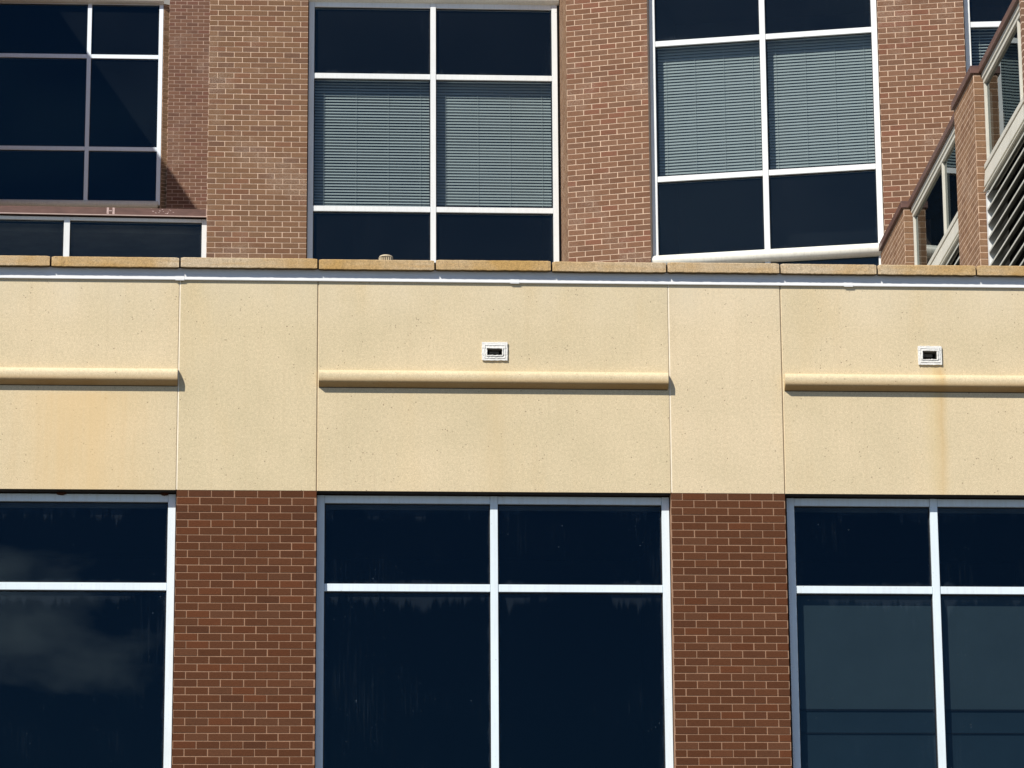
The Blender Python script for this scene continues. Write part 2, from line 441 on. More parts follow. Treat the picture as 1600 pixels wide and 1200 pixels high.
class MB:
    def __init__(s):
        s.v, s.f, s.m, s.t = [], [], [], []
        s.smooth = False
    def face(s, idx, mat=0, tone=None):
        s.f.append(idx); s.m.append(mat); s.t.append(tone)
    def box(s, F, u0, u1, d0, d1, z0, z1, mat=0, tone=None, back=True):
        b = len(s.v)
        for (u, d, z) in ((u0, d0, z0), (u1, d0, z0), (u1, d1, z0), (u0, d1, z0), (u0, d0, z1), (u1, d0, z1), (u1, d1, z1), (u0, d1, z1)):
            s.v.append(F(u, d, z))
        q = [(0, 1, 5, 4), (1, 2, 6, 5), (3, 0, 4, 7), (4, 5, 6, 7), (3, 2, 1, 0)]
        if back:
            q.append((2, 3, 7, 6))
        for a in q:
            s.face([b + i for i in a], mat, tone)
        return s
    def prism(s, F, prof, u0, u1, mat=0, cap=True, steps=1):
        """extrude a closed (d, z) profile along u"""
        k = len(prof)
        b = len(s.v)
        for i in range(steps + 1):
            u = u0 + (u1 - u0) * i / steps
            for d, z in prof:
                s.v.append(F(u, d, z))
        for i in range(steps):
            for j in range(k):
                a = b + i * k + j
                c = b + i * k + (j + 1) % k
                s.face([a, c, c + k, a + k], mat)
        if cap:
            s.face([b + j for j in range(k)][::-1], mat)
            s.face([b + steps * k + j for j in range(k)], mat)
        return s
    def quad(s, a, b, c, d, mat=0):
        i = len(s.v)
        s.v += [a, b, c, d]
        s.face([i, i + 1, i + 2, i + 3], mat)
        return s
    def build(s, name, mats, parent=None, root=(0, 0, 0), bevel=0.0, smooth=None, fix=True):
        me = bpy.data.meshes.new(name)
        me.from_pydata([(x - root[0], y - root[1], z - root[2]) for x, y, z in s.v], [], s.f)
        if not isinstance(mats, (list, tuple)):
            mats = [mats]
        for m in mats:
            me.materials.append(MAT[m] if isinstance(m, str) else m)
        me.polygons.foreach_set('material_index', s.m)
        if any(t is not None for t in s.t):
            ca = me.color_attributes.new('tone', 'FLOAT_COLOR', 'CORNER')
            li = 0
            for f, t in zip(s.f, s.t):
                t = t or (1, 1, 1)
                for _ in f:
                    ca.data[li].color = (*t, 1)
                    li += 1
        me.update()
        if fix:
            bm = bmesh.new(); bm.from_mesh(me)
            bmesh.ops.recalc_face_normals(bm, faces=bm.faces)
            bm.to_mesh(me); bm.free()
        if smooth:
            for p in me.polygons:
                p.use_smooth = True
            me.set_sharp_from_angle(angle=R(smooth))
        o = bpy.data.objects.new(name, me)
        COL.objects.link(o)
        if parent:
            o.parent = parent
        if bevel:
            bv = o.modifiers.new('bevel', 'BEVEL')
            bv.width = bevel
            bv.segments = 1
            bv.limit_method = 'ANGLE'
            bv.angle_limit = R(50)
        return o

def thing(name, label, cat, loc=(0, 0, 0), group=None):
    o = bpy.data.objects.new(name, None)
    COL.objects.link(o)
    o.empty_display_size = 0.3
    o.location = loc
    o['label'] = label
    o['category'] = cat
    if group:
        o['group'] = group
    return o

CH = 0.0677     # brick course
BL = 0.2032     # brick module
MJ = 0.0100     # mortar joint

def bricks(mb, F, u0, u1, z0, z1, zref, tones, phase=0, depth=0.09, recess=0.0030, off=0.0, rs=1, mj=None):
    """Running bond bricks proud of a mortar slab between u0..u1 and z0..z1; zref is the height of one bed joint;
    phase 0: the course right under zref starts with a half brick."""
    rg = random.Random(rs)
    mj = mj or (MJ if tones is DARK_TONES else 0.0112)
    mb.box(F, u0, u1, off + recess, off + depth, z0, z1, 0)
    k0 = math.floor((z0 - zref) / CH) - 1
    k1 = math.ceil((z1 - zref) / CH) + 1
    for k in range(k0, k1):
        a = zref + k * CH + mj / 2
        b = a + CH - mj
        a, b = max(a, z0 + 0.001), min(b, z1 - 0.001)
        if b - a < 0.008:
            continue
        half = ((-k - 1 + phase) % 2 == 0)
        u = u0 + (-BL / 2 if half else 0.0)
        while u < u1:
            p = max(u + mj / 2, u0 + 0.0005)
            q = min(u + BL - mj / 2, u1 - 0.0005)
            u += BL
            if u - BL + mj / 2 < u0 and q <= u0 + 0.012:
                continue
            if q - p < 0.012:
                continue
            j = rg.uniform(-0.0012, 0.0012)
            jz = rg.uniform(-0.0010, 0.0010)
            jl = rg.uniform(-0.0014, 0.0014)
            t = tones[rg.randrange(len(tones)) if rg.random() < 0.75 else 0]
            g = rg.uniform(0.90, 1.09) if tones is DARK_TONES else rg.uniform(0.92, 1.08)
            e = 0.0 if p <= u0 + 0.001 else jl
            f = 0.0 if q >= u1 - 0.001 else rg.uniform(-0.0014, 0.0014)
            mb.box(F, p + e, q + f, off + j * 0.5, off + recess + 0.003, a + jz, b + jz, 1, tuple(x * g for x in t), back=False)
    return mb

def pane_uv(o, w, h):
    a = o.data.uv_layers.new(name='from_top_left')
    b = o.data.uv_layers.new(name='from_bottom_right')
    for i, (x, y) in enumerate(((0, h), (w, h), (w, 0), (0, 0))):
        a.data[i].uv = (x, y)
        b.data[i].uv = (w - x, h - y)

def window(parent, root, F, us, zs, glass, depth=0.11, fw=0.067, d0=0.0, label=None, jambs=True, alu='alu', frame_name='frame', gd=0.045, tz=0.067, trec=0.007, pane_labels=None):
    """us: left edges of the verticals (each fw wide); zs: top heights of the horizontals (each tz high), from the top down.
    The window is a part; its frame and each pane are sub-parts."""
    fr = MB()
    for u in us:
        fr.box(F, u, u + fw, d0, d0 + depth, zs[-1] - tz, zs[0])
    for i in range(len(us) - 1):
        for z in zs:
            fr.box(F, us[i] + fw + 0.002, us[i + 1] - 0.002, d0 + trec, d0 + depth - 0.003, z - tz, z)
    # the window part itself carries the glazing beads (black gasket lines)
    gk = MB()
    for i in range(len(us) - 1):
        a, b = us[i] + fw, us[i + 1]
        for k in range(len(zs) - 1):
            t, bt = zs[k] - tz, zs[k + 1]
            g0, g1 = d0 + gd - 0.008, d0 + gd + 0.006
            w = 0.010
            gk.box(F, a, a + w, g0, g1, bt, t)
            gk.box(F, b - w, b, g0, g1, bt, t)
            gk.box(F, a + w, b - w, g0, g1, bt, bt + w)
            gk.box(F, a + w, b - w, g0, g1, t - w, t)
    wo = gk.build('window', 'gasket', parent, root)
    if label:
        wo['label'] = label
    fr.build(frame_name, alu, wo, root, bevel=0.002)
    c = 0
    for i in range(len(us) - 1):
        for k in range(len(zs) - 1):
            p = MB()
            a, b = us[i] + fw + 0.002, us[i + 1] - 0.002
            t, bt = zs[k] - tz - 0.002, zs[k + 1] + 0.002
            w1, w2 = rnd.uniform(-.0022, .0022), rnd.uniform(-.0022, .0022)
            p.quad(F(a, d0 + gd, bt), F(b, d0 + gd + w1, bt), F(b, d0 + gd + w1 + w2, t), F(a, d0 + gd + w2, t))
            po = p.build('glass_pane', glass, wo, root, fix=False)
            pane_uv(po, b - a, t - bt)
            c += 1
    return wo

def room(mb, F, u0, u1, d0, d1, z0, z1):
    """dark interior behind a window: five inward faces"""
    P = lambda u, d, z: F(u, d, z)
    mb.quad(P(u0, d1, z0), P(u1, d1, z0), P(u1, d1, z1), P(u0, d1, z1))
    mb.quad(P(u0, d0, z0), P(u0, d1, z0), P(u0, d1, z1), P(u0, d0, z1))
    mb.quad(P(u1, d0, z0), P(u1, d1, z0), P(u1, d1, z1), P(u1, d0, z1))
    mb.quad(P(u0, d0, z1), P(u1, d0, z1), P(u1, d1, z1), P(u0, d1, z1))
    mb.quad(P(u0, d0, z0), P(u1, d0, z0), P(u1, d1, z0), P(u0, d1, z0))
    return mb

# ------------------------------------------------------------------ ground
g = MB()
W = Fr(0, 0)
g.quad((-900, -900, 0), (900, -900, 0), (900, 900, 0), (-900, 900, 0))
go = g.build('ground', 'ground')
go['kind'] = 'structure'

# ================================================================== 1. front building
Z = (0, 0, 0)
FB = thing('front_building', 'front building with a wide cream stone band above dark brick piers and navy windows', 'building')
PIERS = [(-5.55, -4.33), (-1.160, 0.074), (3.228, 4.249), (6.95, 8.0)]
for i, (a, b) in enumerate(PIERS):
    mb = MB()
    bricks(mb, W, a, b, 0.0, 8.284, 8.284 + MJ / 2, DARK_TONES, 0, depth=0.38, rs=11 + i)
    o = mb.build('brick_pier', ['mortar_dark', 'brick_dark'], FB, Z)
    if i == 3:
        o['label'] = 'dark brick pier at the right end'
# stone panels
PANELS = [(-5.55, -4.332, None), (-4.326, -1.1655, None), (-1.1595, 0.0725, None), (0.0785, 3.2305, (1.593, 1.730, 9.534, 9.598)),
          (3.2365, 4.2495, None), (4.2555, 6.944, (5.531, 5.663, 9.531, 9.609)), (6.950, 8.3, None)]
PZ0, PZ1 = 8.286, 10.230
for a, b, hole in PANELS:
    mb = MB()
    c = 0.006
    if hole is None:
        mb.prism(Fr(a + c, 0), [(0, PZ0), (0, PZ1), (0.30, PZ1), (0.30, PZ0)], 0, b - a - 2 * c)
    else:
        h0, h1, k0, k1 = hole
        F0 = W
        for (u0, u1, z0, z1) in ((a + c, h0, PZ0, PZ1), (h1, b - c, PZ0, PZ1), (h0, h1, PZ0, k0), (h0, h1, k1, PZ1)):
            mb.box(F0, u0, u1, 0, 0.30, z0, z1)
        # merge into a clean shape (inner faces are hidden)
    # chamfered vertical arrises
    mb.v += [(a + c, 0, PZ0), (a, c, PZ0), (a, 0.3, PZ0), (a + c, 0.3, PZ0), (a + c, 0, PZ1), (a, c, PZ1), (a, 0.3, PZ1), (a + c, 0.3, PZ1)]
    n0 = len(mb.v) - 8
    for q in ((0, 1, 5, 4), (1, 2, 6, 5), (0, 3, 2, 1), (4, 5, 6, 7)):
        mb.face([n0 + i for i in q])
    mb.v += [(b - c, 0, PZ0), (b, c, PZ0), (b, 0.3, PZ0), (b - c, 0.3, PZ0), (b - c, 0, PZ1), (b, c, PZ1), (b, 0.3, PZ1), (b - c, 0.3, PZ1)]
    n0 = len(mb.v) - 8
    for q in ((1, 0, 4, 5), (2, 1, 5, 6), (3, 0, 1, 2), (5, 4, 7, 6)):
        mb.face([n0 + i for i in q])
    o = mb.build('stone_panel', 'precast', FB, Z)
    if a < -4 and b > -2:
        o['label'] = 'cream panel stained yellow below its moulding'
    elif hole and a > 4:
        o['label'] = 'cream panel with a brown water streak under its overflow outlet'
# joint backing (dark line between panels)
JS = (mat_simple('aged_joint_sealant', (0.24, 0.17, 0.11), 0.8, 0.2), mat_simple('pale_joint_sealant', (0.74, 0.66, 0.52), 0.7, 0.2, var=0.12, scale=9))
for x, pale in ((-4.329, 0), (-1.1625, 1), (0.0755, 0), (3.2335, 1), (4.2525, 0), (6.947, 1)):
    y_ = 0.0015 if pale else 0.007
    MB().box(W, x - 0.0045 + 0.002 * pale, x + 0.0045 + 0.003 * pale, y_, 0.03, PZ0 + 0.004, PZ1 - 0.002).build('joint_sealant', JS[pale], FB, Z)
# half-round mouldings
MT, MBOT = 9.387, 9.231          # where the moulding meets the wall
for a, b in ((-4.31, -1.1685), (0.086, 3.216), (4.269, 6.93)):
    prof = [(0.0, MT)]
    for i in range(0, 11):
        t = math.pi / 2 * i / 10
        prof.append((-0.003 - 0.071 * math.sin(t), MT - 0.060 * (1 - math.cos(t))))
    prof += [(-0.074, MT - 0.090), (-0.0730, MT - 0.104), (-0.0695, MT - 0.114), (-0.063, MT - 0.121), (-0.004, MBOT + 0.001), (0.0, MBOT)]
    mb = MB().prism(W, prof, a, b)
    MB().box(W, a + 0.004, b - 0.004, -0.004, 0.001, MBOT - 0.004, MBOT + 0.004).build('moulding_shade_line', 'seal', FB, Z)  # dark strip painted as contact shade where the roll meets the wall
    mb.build('rounded_moulding', 'moulding', FB, Z, smooth=35)
# overflow outlets
for (a, b, z0, z1), (h0, h1, k0, k1), rs in (((1.547, 1.776, 9.487, 9.657), (1.593, 1.730, 9.534, 9.598), 1), ((5.490, 5.706, 9.480, 9.655), (5.531, 5.663, 9.531, 9.609), 2)):
    rg = random.Random(rs)
    mb = MB()
    mb.box(W, a, b, -0.016, -0.001, k1, z1); mb.box(W, a, b, -0.016, -0.001, z0, k0)
    mb.box(W, a, h0, -0.016, -0.001, k0, k1); mb.box(W, h1, b, -0.016, -0.001, k0, k1)
    so = mb.build('overflow_outlet', 'caulk', FB, Z, bevel=0.004)
    # lumpy sealant beads round the plate and the opening
    bead = MB()
    def bead_line(p, q, r):
        n_ = max(3, int((Vector(q) - Vector(p)).length / 0.012))
        ring = []
        horiz = abs(p[0] - q[0]) > abs(p[2] - q[2])
        for i in range(n_ + 1):
            t = i / n_
            c_ = Vector(p).lerp(Vector(q), t)
            rr = r * rg.uniform(0.65, 1.35)
            c_ += Vector((rg.uniform(-.002, .002), 0, rg.uniform(-.002, .002)))
            pts = []
            for j in range(8):
                an = 2 * math.pi * j / 8
                if horiz:
                    pts.append((c_.x, c_.y + rr * math.cos(an), c_.z + rr * math.sin(an)))
                else:
                    pts.append((c_.x + rr * math.sin(an), c_.y + rr * math.cos(an), c_.z))
            ring.append(len(bead.v))
            bead.v += pts
        for i in range(n_):
            for j in range(8):
                A, B = ring[i], ring[i + 1]
                bead.face([A + j, A + (j + 1) % 8, B + (j + 1) % 8, B + j])
        bead.face([ring[0] + j for j in range(8)]); bead.face([ring[-1] + j for j in range(8)])
    for (r_, y_, e0, e1, f0, f1) in ((0.0045, -0.012, a + .003, b - .003, z0 + .003, z1 - .003), (0.006, -0.017, h0 - 0.004, h1 + 0.004, k0 - 0.004, k1 + 0.004), (0.004, -0.016, (a + h0) / 2, (b + h1) / 2, (z0 + k0) / 2, (z1 + k1) / 2)):
        for p, q in (((e0, y_, f0), (e1, y_, f0)), ((e1, y_, f0), (e1, y_, f1)), ((e1, y_, f1), (e0, y_, f1)), ((e0, y_, f1), (e0, y_, f0))):
            bead_line(p, q, r_)
    bead.build('caulk_bead', 'caulk', so, Z, smooth=60)
    tb = MB()
    e = 0.004
    tb.box(W, h0, h1, -0.005, 0.29, k1 - e, k1); tb.box(W, h0, h1, -0.005, 0.29, k0, k0 + e)
    tb.box(W, h0, h0 + e, -0.005, 0.29, k0 + e, k1 - e); tb.box(W, h1 - e, h1, -0.005, 0.29, k0 + e, k1 - e)
    tb.box(W, h0, h1, 0.285, 0.295, k0, k1)
    tb.box(W, h0 + 0.02, h1 - 0.03, 0.05, 0.10, (k0 + k1) / 2, k1 - 0.012)
    tb.build('drain_tube', 'tube', so, Z)
# flashing under the coping, with cover plates at its laps
mb = MB().prism(W, [(0.02, 10.330), (-0.006, 10.330), (-0.007, 10.268), (-0.012, 10.230), (-0.021, 10.220), (-0.021, 10.209), (0.0, 10.209), (0.02, 10.224)], -5.6, 8.3, steps=1)
mb.build('metal_flashing', 'flash', FB, Z, bevel=0.0015)
for x in (-1.168, 1.84, 4.87):
    MB().prism(W, [(-0.006, 10.285), (-0.010, 10.285), (-0.010, 10.268), (-0.0145, 10.230), (-0.0235, 10.220), (-0.0235, 10.203), (-0.018, 10.203), (-0.018, 10.218), (-0.006, 10.240)], x - 0.035, x + 0.045).build('cover_plate', 'flash', FB, Z)
# coping stones, ragged lower arris, real open joints
JX = [-6.0, -4.4, -3.45, -2.316, -1.164, 0.073, 1.125, 2.176, 3.219, 4.248, 5.135, 6.042, 7.1, 8.2]
for i in range(len(JX) - 1):
    a, b = JX[i] + 0.0085, JX[i + 1] - 0.0085
    rg = random.Random(50 + i)
    mb = MB()
    dz = rg.uniform(-0.0025, 0.0025)
    dy = rg.uniform(-0.003, 0.003)
    n_ = 40
    prof0 = [(0.36, 10.318), (-0.060, 10.310), (-0.067, 10.314), (-0.068, 10.397), (-0.062, 10.403), (0.36, 10.43)]
    k = len(prof0)
    b0 = len(mb.v)
    for s_i in range(n_ + 1):
        t = s_i / n_
        u = a + (b - a) * t
        end = 0.006 if s_i in (0, n_) else 0.0
        jz = rg.uniform(-0.0016, 0.0022)
        jy = rg.uniform(-0.0012, 0.0012)
        for j, (d, z) in enumerate(prof0):
            dd, zz = d + dy, z + dz
            if j in (1, 2):
                zz += jz + (end if j == 1 else 0); dd += jy
            if j in (3, 4):
                zz += jz * 0.4 - end * 0.8; dd += jy + end * 0.4
            mb.v.append(W(u, dd, zz))
    for s_i in range(n_):
        for j in range(k):
            A = b0 + s_i * k + j
            B = b0 + s_i * k + (j + 1) % k
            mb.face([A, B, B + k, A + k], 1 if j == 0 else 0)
    mb.face([b0 + j for j in range(k)][::-1]); mb.face([b0 + n_ * k + j for j in range(k)])
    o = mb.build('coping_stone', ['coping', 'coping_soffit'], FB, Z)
for x in JX[1:-1]:
    MB().box(W, x - 0.014, x + 0.014, -0.020, 0.30, 10.322, 10.392).build('coping_joint', 'seal', FB, Z)
# windows
LZ = [8.268, 7.471, 4.9]
FW = Fr(0, 0.105)
LOWER = [([-4.318, -2.800, -1.2375], 'left window reflecting clouds'), ([0.080, 1.620, 3.1535], 'middle navy window'), ([4.277, 5.570, 6.873], 'right window with roller shades')]
for us, lab in LOWER:
    window(FB, Z, FW, us, LZ, 'glass_low', label=lab, alu='alu_cool')
rm = MB()
for a, b in ((-4.35, -1.14), (0.05, 3.25), (4.25, 6.95)):
    room(rm, W, a, b, 0.23, 3.2, 4.6, 8.30)
rm.build('interior', 'room', FB, Z, fix=False)
# dark sealant around the frames
mb = MB()
for a, b in ((-4.335, -1.156), (0.07, 3.232), (4.245, 6.955)):
    mb.box(W, a, a + 0.03, 0.14, 0.2, 4.8, 8.29); mb.box(W, b - 0.03, b, 0.14, 0.2, 4.8, 8.29); mb.box(W, a + 0.03, b - 0.03, 0.14, 0.2, 8.262, 8.29)
mb.build('perimeter_sealant', 'seal', FB, Z)
mb = MB()
for a, b in ((-4.326, -1.162), (0.076, 3.227), (4.250, 6.945)):
    MB().box(W, a, b, 0.012, 0.11, 8.279, 8.2845).build('soffit_shade_strip', 'seal', FB, Z)  # dark strip added in place of the shade under the stone band
# wall under the windows and solid core
mb = MB()
for a, b in ((-4.34, -1.15), (0.06, 3.24), (4.24, 6.96)):
    bricks(mb, W, a, b, 0.0, 4.80, 8.284 + MJ / 2, DARK_TONES, 1, depth=0.3, off=0.03, rs=int(a * 10) + 90)
mb.build('apron_wall', ['mortar_dark', 'brick_dark'], FB, Z)
MB().box(W, -5.6, 8.3, 0.31, 32.0, 9.70, 9.80).build('roof_deck', 'roof', FB, Z)
MB().box(W, -5.6, 8.3, 0.31, 0.40, 8.2, 10.30).build('parapet_back', 'roof', FB, Z)
MB().box(W, -5.6, 8.3, 3.3, 3.4, 0, 9.69).build('core_wall', 'room', FB, Z)
# small rusty lumps under the soffit
for x, w_ in ((-2.18, 0.045), (-1.27, 0.035)):
    bm = bmesh.new()
    bmesh.ops.create_icosphere(bm, subdivisions=3, radius=1.0)
    rg = random.Random(int(w_ * 1000))
    for v_ in bm.verts:
        k_ = 1 + rg.uniform(-0.18, 0.18)
        v_.co = Vector((x + v_.co.x * w_ * k_, 0.10 + v_.co.y * 0.02 * k_, 8.272 + v_.co.z * 0.018 * k_))
    me = bpy.data.meshes.new('mud_nest'); bm.to_mesh(me); bm.free()
    me.materials.append(MAT['rust'])
    o = bpy.data.objects.new('mud_nest', me); COL.objects.link(o)
    o['label'] = ('small brown mud nest stuck under the stone band left of the corner' if x < -2 else 'small brown mud nest in the top corner of the left window')
    o['category'] = 'nest'

# ================================================================== 2. faceted brick building above
UZ0, UZ1 = 9.8, 18.4
UB = thing('brick_building', 'tall light brown brick building with white framed windows rising behind the cream band', 'building')
FA = Fr(-1.256, 10.7)                       # flat bay left of the middle window
FC = Fr(3.070, 9.70, -17.8)                 # turned bay right of the middle window
FD = Fr(6.709, 8.770, -12.4)                # bay right of the right window
# walls
mb = MB(); bricks(mb, FA, 0.0, 1.210, UZ0, UZ1, 16.663, LIGHT_TONES, 0, depth=0.30, rs=21)
mb.build('brick_wall', ['mortar_light', 'brick_light'], UB, Z)
mb = MB(); bricks(mb, FC, 0.0, 1.0, UZ0, UZ1, 15.681, RED_TONES, 0, depth=0.30, rs=22)
mb.build('brick_wall', ['mortar_light', 'brick_light'], UB, Z)
FR_ = Fr(3.070, 9.70 + 1.12, -90.0)          # return facing left, beside the middle window
mb = MB(); bricks(mb, FR_, 0.0, 1.118, UZ0, UZ1, 15.681, PIER_TONES, 1, depth=0.20, rs=23, recess=0.0008)
mb.build('brick_return', ['mortar_light', 'brick_light'], UB, Z)
mb = MB(); bricks(mb, FD, 0.0, 1.015, UZ0, UZ1, 16.123, RED_TONES, 0, depth=0.30, rs=24)
mb.build('brick_wall', ['mortar_light', 'brick_light'], UB, Z)
# middle window
F2 = Fr(0, 10.79)
UZS = [16.83, 15.897, 14.190, 13.20, 11.6]
window(UB, Z, F2, [-0.035, 1.467, 2.972], UZS, 'glass_up', label='middle window with pale venetian blinds in its tall row')
F3 = Fr(4.044, 9.491, -13.9)
window(UB, Z, F3, [0.012, 1.343, 2.680], [16.83, 15.897, 14.195, 13.21, 11.6], 'glass_up', label='right window turned towards the left')
F4 = Fr(7.712, 8.641, -6.4)
window(UB, Z, F4, [0.014, 1.35, 2.68], [16.83, 15.897, 14.195, 13.21, 11.6], 'glass_up', label='window half hidden behind the glazed wing')
MB().box(F4, -0.02, 2.8, -0.1, 0.2, 16.95, UZ1).build('spandrel', 'precast', UB, Z)
# half-round sills
def pipe(F, u0, u1, ztop, r, dc, parent, lab=None, mat='alu_cream', squash=1.0):
    prof = [(dc + 0.05, ztop)]
    for i in range(15):
        t = math.pi * i / 14
        prof.append((dc - r * squash * math.sin(t), ztop - r + r * math.cos(t)))
    prof.append((dc + 0.05, ztop - 2 * r))
    o = MB().prism(F, prof, u0, u1).build('window_sill', mat, parent, Z, smooth=35)
    if lab: o['label'] = lab
pipe(F3, -0.020, 2.775, 13.215, 0.074, 0.0, UB)
pipe(F2, -0.040, 3.060, 16.972, 0.074, 0.0, UB)
pipe(F3, -0.020, 2.775, 16.972, 0.074, 0.0, UB)
pipe(F4, -0.010, 2.8, 16.972, 0.074, 0.0, UB)
pipe(F4, -0.010, 2.8, 13.215, 0.074, 0.0, UB)
pipe(F2, -0.040, 3.060, 13.215, 0.074, 0.0, UB)
# dark sealant and interiors
mb = MB()
for F, a, b in ((F2, -0.05, 3.06), (F3, -0.03, 2.78), (F4, -0.01, 2.76)):
    mb.box(F, a, a + 0.04, 0.025, 0.12, 9.8, 16.9); mb.box(F, b - 0.03, b, 0.025, 0.12, 9.8, 16.9)
mb.build('perimeter_sealant', 'seal', UB, Z)
mb = MB()
room(mb, F2, -0.03, 3.05, 0.13, 3.2, 11.5, 16.95)
room(mb, F3, 0.0, 2.74, 0.13, 2.4, 11.5, 16.95)
room(mb, F4, 0.0, 2.74, 0.13, 2.4, 11.5, 16.95)
mb.build('interior', 'room', UB, Z, fix=False)
# upper closing walls, sides, roof (outside the frame)
for F, a, b in ((F2, -0.05, 3.06), (F3, -0.03, 2.78)):
    MB().box(F, a, b, 0.0, 0.12, 16.98, UZ1).build('spandrel', 'precast', UB, Z)
for F, a, b in ((F2, -0.05, 3.06), (F3, -0.03, 2.78), (F4, -0.01, 2.76)):
    MB().box(F, a, b, 0.02, 0.12, 9.8, 11.55).build('spandrel', 'precast', UB, Z)
mb = MB()
P = [(-1.25, 11.0), (-0.05, 11.0), (-0.05, 14.2), (3.2, 14.2), (3.25, 12.0), (7.0, 12.0), (10.4, 11.4), (10.4, 29.2), (-1.25, 29.2)]
b0 = len(mb.v)
for z in (UZ1 - 0.1, UZ1):
    mb.v += [(x, y, z) for x, y in P]
k = len(P)
mb.face(list(range(b0, b0 + k))); mb.face(list(range(b0 + k, b0 + 2 * k)))
for j in range(k):
    mb.face([b0 + j, b0 + (j + 1) % k, b0 + k + (j + 1) % k, b0 + k + j])
mb.build('roof_deck', 'roof', UB, Z)
FL = Fr(-1.2555, 29.2, -90)
mb = MB(); mb.box(FL, 0, 18.4, 0.0, 0.2, 9.8, 24.6, 0)
mb.build('side_wall', 'brick_side', UB, Z)

# venetian blinds hanging inside
def blind(F, u0, u1, ztop, zbot, label, d=0.155, pitch=0.0375, tilt=52, rs=0):
    root = F((u0 + u1) / 2, d, zbot)
    t = thing('venetian_blind', label, 'blind', root, 'venetian blinds behind the upper windows')
    rg = random.Random(rs)
    mb = MB()
    z = ztop - 0.055
    w = 0.047
    sag = rg.uniform(0.6, 1.4)
    while z > zbot + 0.04:
        a = R(tilt + rg.uniform(-2.5, 2.5))
        n_ = 5
        prof = []
        for i in range(n_):
            s_ = (i / (n_ - 1) - 0.5) * w
            cam_ = 0.0035 * (1 - (2 * i / (n_ - 1) - 1) ** 2)
            prof.append((d + s_ * math.cos(a) - cam_ * math.sin(a), z + s_ * math.sin(a) + cam_ * math.cos(a)))
        prof2 = [(x + 0.0012 * math.sin(a), y_ - 0.0012 * math.cos(a)) for x, y_ in prof][::-1]
        mb.prism(F, prof + prof2, u0 + rg.uniform(-0.002, 0.002), u1 + rg.uniform(-0.002, 0.002))
        z -= pitch + rg.uniform(-0.0006, 0.0006)
    mb.build('slats', 'blind', t, root, smooth=40)
    MB().box(F, u0, u1, d - 0.025, d + 0.025, ztop - 0.04, ztop).build('head_rail', 'blind', t, root, bevel=0.003)
    MB().box(F, u0, u1, d - 0.02, d + 0.02, zbot + 0.005, zbot + 0.022).build('bottom_rail', 'blind', t, root, bevel=0.003)
    L = u1 - u0
    for f in (0.08, 0.36, 0.64, 0.92):
        u = u0 + L * f
        MB().box(F, u - 0.0013, u + 0.0013, d - 0.0275, d - 0.026, zbot + 0.02, ztop - 0.02).build('ladder_cord', mat_simple('cord', (0.58, 0.61, 0.62), 0.8, 0.2), t, root)

blind(F2, 0.045, 1.458, 15.905, 14.20, 'venetian blind in the left half of the middle upper window', rs=1, tilt=49)
blind(F2, 1.545, 2.962, 15.905, 14.20, 'venetian blind in the right half of the middle upper window', rs=2, tilt=55)
blind(F3, 0.090, 1.335, 15.905, 14.20, 'venetian blind in the left half of the slanting upper window', rs=3, tilt=57)
blind(F3, 1.418, 2.670, 15.905, 14.20, 'venetian blind in the right half of the slanting upper window', rs=4, tilt=57)
blind(F4, 0.095, 1.340, 15.905, 14.20, 'venetian blind partly hidden by the brown coping at the top right', rs=5, tilt=40)
blind(F4, 1.425, 2.670, 15.905, 14.20, 'venetian blind seen only as a reflection at the far right', rs=6, tilt=56) if False else None

# roller shades in the lower right window
def roller(u0, u1, label):
    root = (0.5 * (u0 + u1), 0.190, 6.2)
    t = thing('roller_shade', label, 'roller shade', root, 'roller shades in the lower right window')
    MB().box(W, u0, u1, 0.186, 0.189, 6.376, 7.47).build('fabric', 'shade', t, root)
    MB().box(W, u0, u1, 0.182, 0.193, 6.362, 6.378).build('hem_bar', 'gasket', t, root)
    o = MB().box(W, u0, u1, 0.192, 0.195, 5.0, 6.36).build('fabric', 'shade_low', t, root)
    o['label'] = 'darker lower length of shade fabric'
    MB().box(W, u0, u1, 0.184, 0.191, 6.156, 6.168).build('hem_bar', 'gasket', t, root)
roller(4.352, 5.562, 'grey green roller shade in the left pane of the lower right window')
roller(5.648, 6.868, 'grey green roller shade behind the spotted pane at the right edge')

# ================================================================== 3. rear building at upper left
RB = thing('rear_building', 'distant brick building with a large navy window in the upper left corner', 'building')
FBk = Fr(-2.539, 29.4)
mb = MB(); bricks(mb, FBk, 0.0, 1.6, 13.0, 25.4, 23.406, FAR_TONES, 1, depth=0.3, rs=31, off=0.0)
mb.build('brick_wall', ['mortar_far', 'brick_light'], RB, Z)
FS = Fr(-2.640, 29.45, 26.0)
mb = MB(); bricks(mb, FS, 0.0, 0.112, 13.0, 23.57, 23.406, [(.17, .11, .065), (.20, .13, .08), (.15, .09, .05)], 0, depth=0.12, rs=32)
mb.build('brick_return', ['mortar_light', 'brick_light'], RB, Z)
F1 = Fr(0, 29.45)
window(RB, Z, F1, [-6.05, -3.995, -2.724], [23.62, 22.604, 20.882, 19.885], 'glass_far', alu='alu_bright', fw=0.072, tz=0.072, label='navy window crossed by a diagonal shadow')
pipe(F1, -6.1, -2.650, 23.725, 0.085, -0.02, RB)
pipe(F1, -6.1, -2.690, 19.880, 0.068, -0.02, RB)
mb = MB(); room(mb, F1, -6.1, -2.66, 0.13, 3.0, 19.7, 23.7); mb.build('interior', 'room', RB, Z, fix=False)
MB().box(F1, -6.1, -2.66, 0.0, 0.2, 23.73, 26.0).build('spandrel', 'precast', RB, Z)
MB().box(F1, -6.1, -2.68, 0.02, 0.2, 13.0, 19.72).build('spandrel', 'precast', RB, Z)
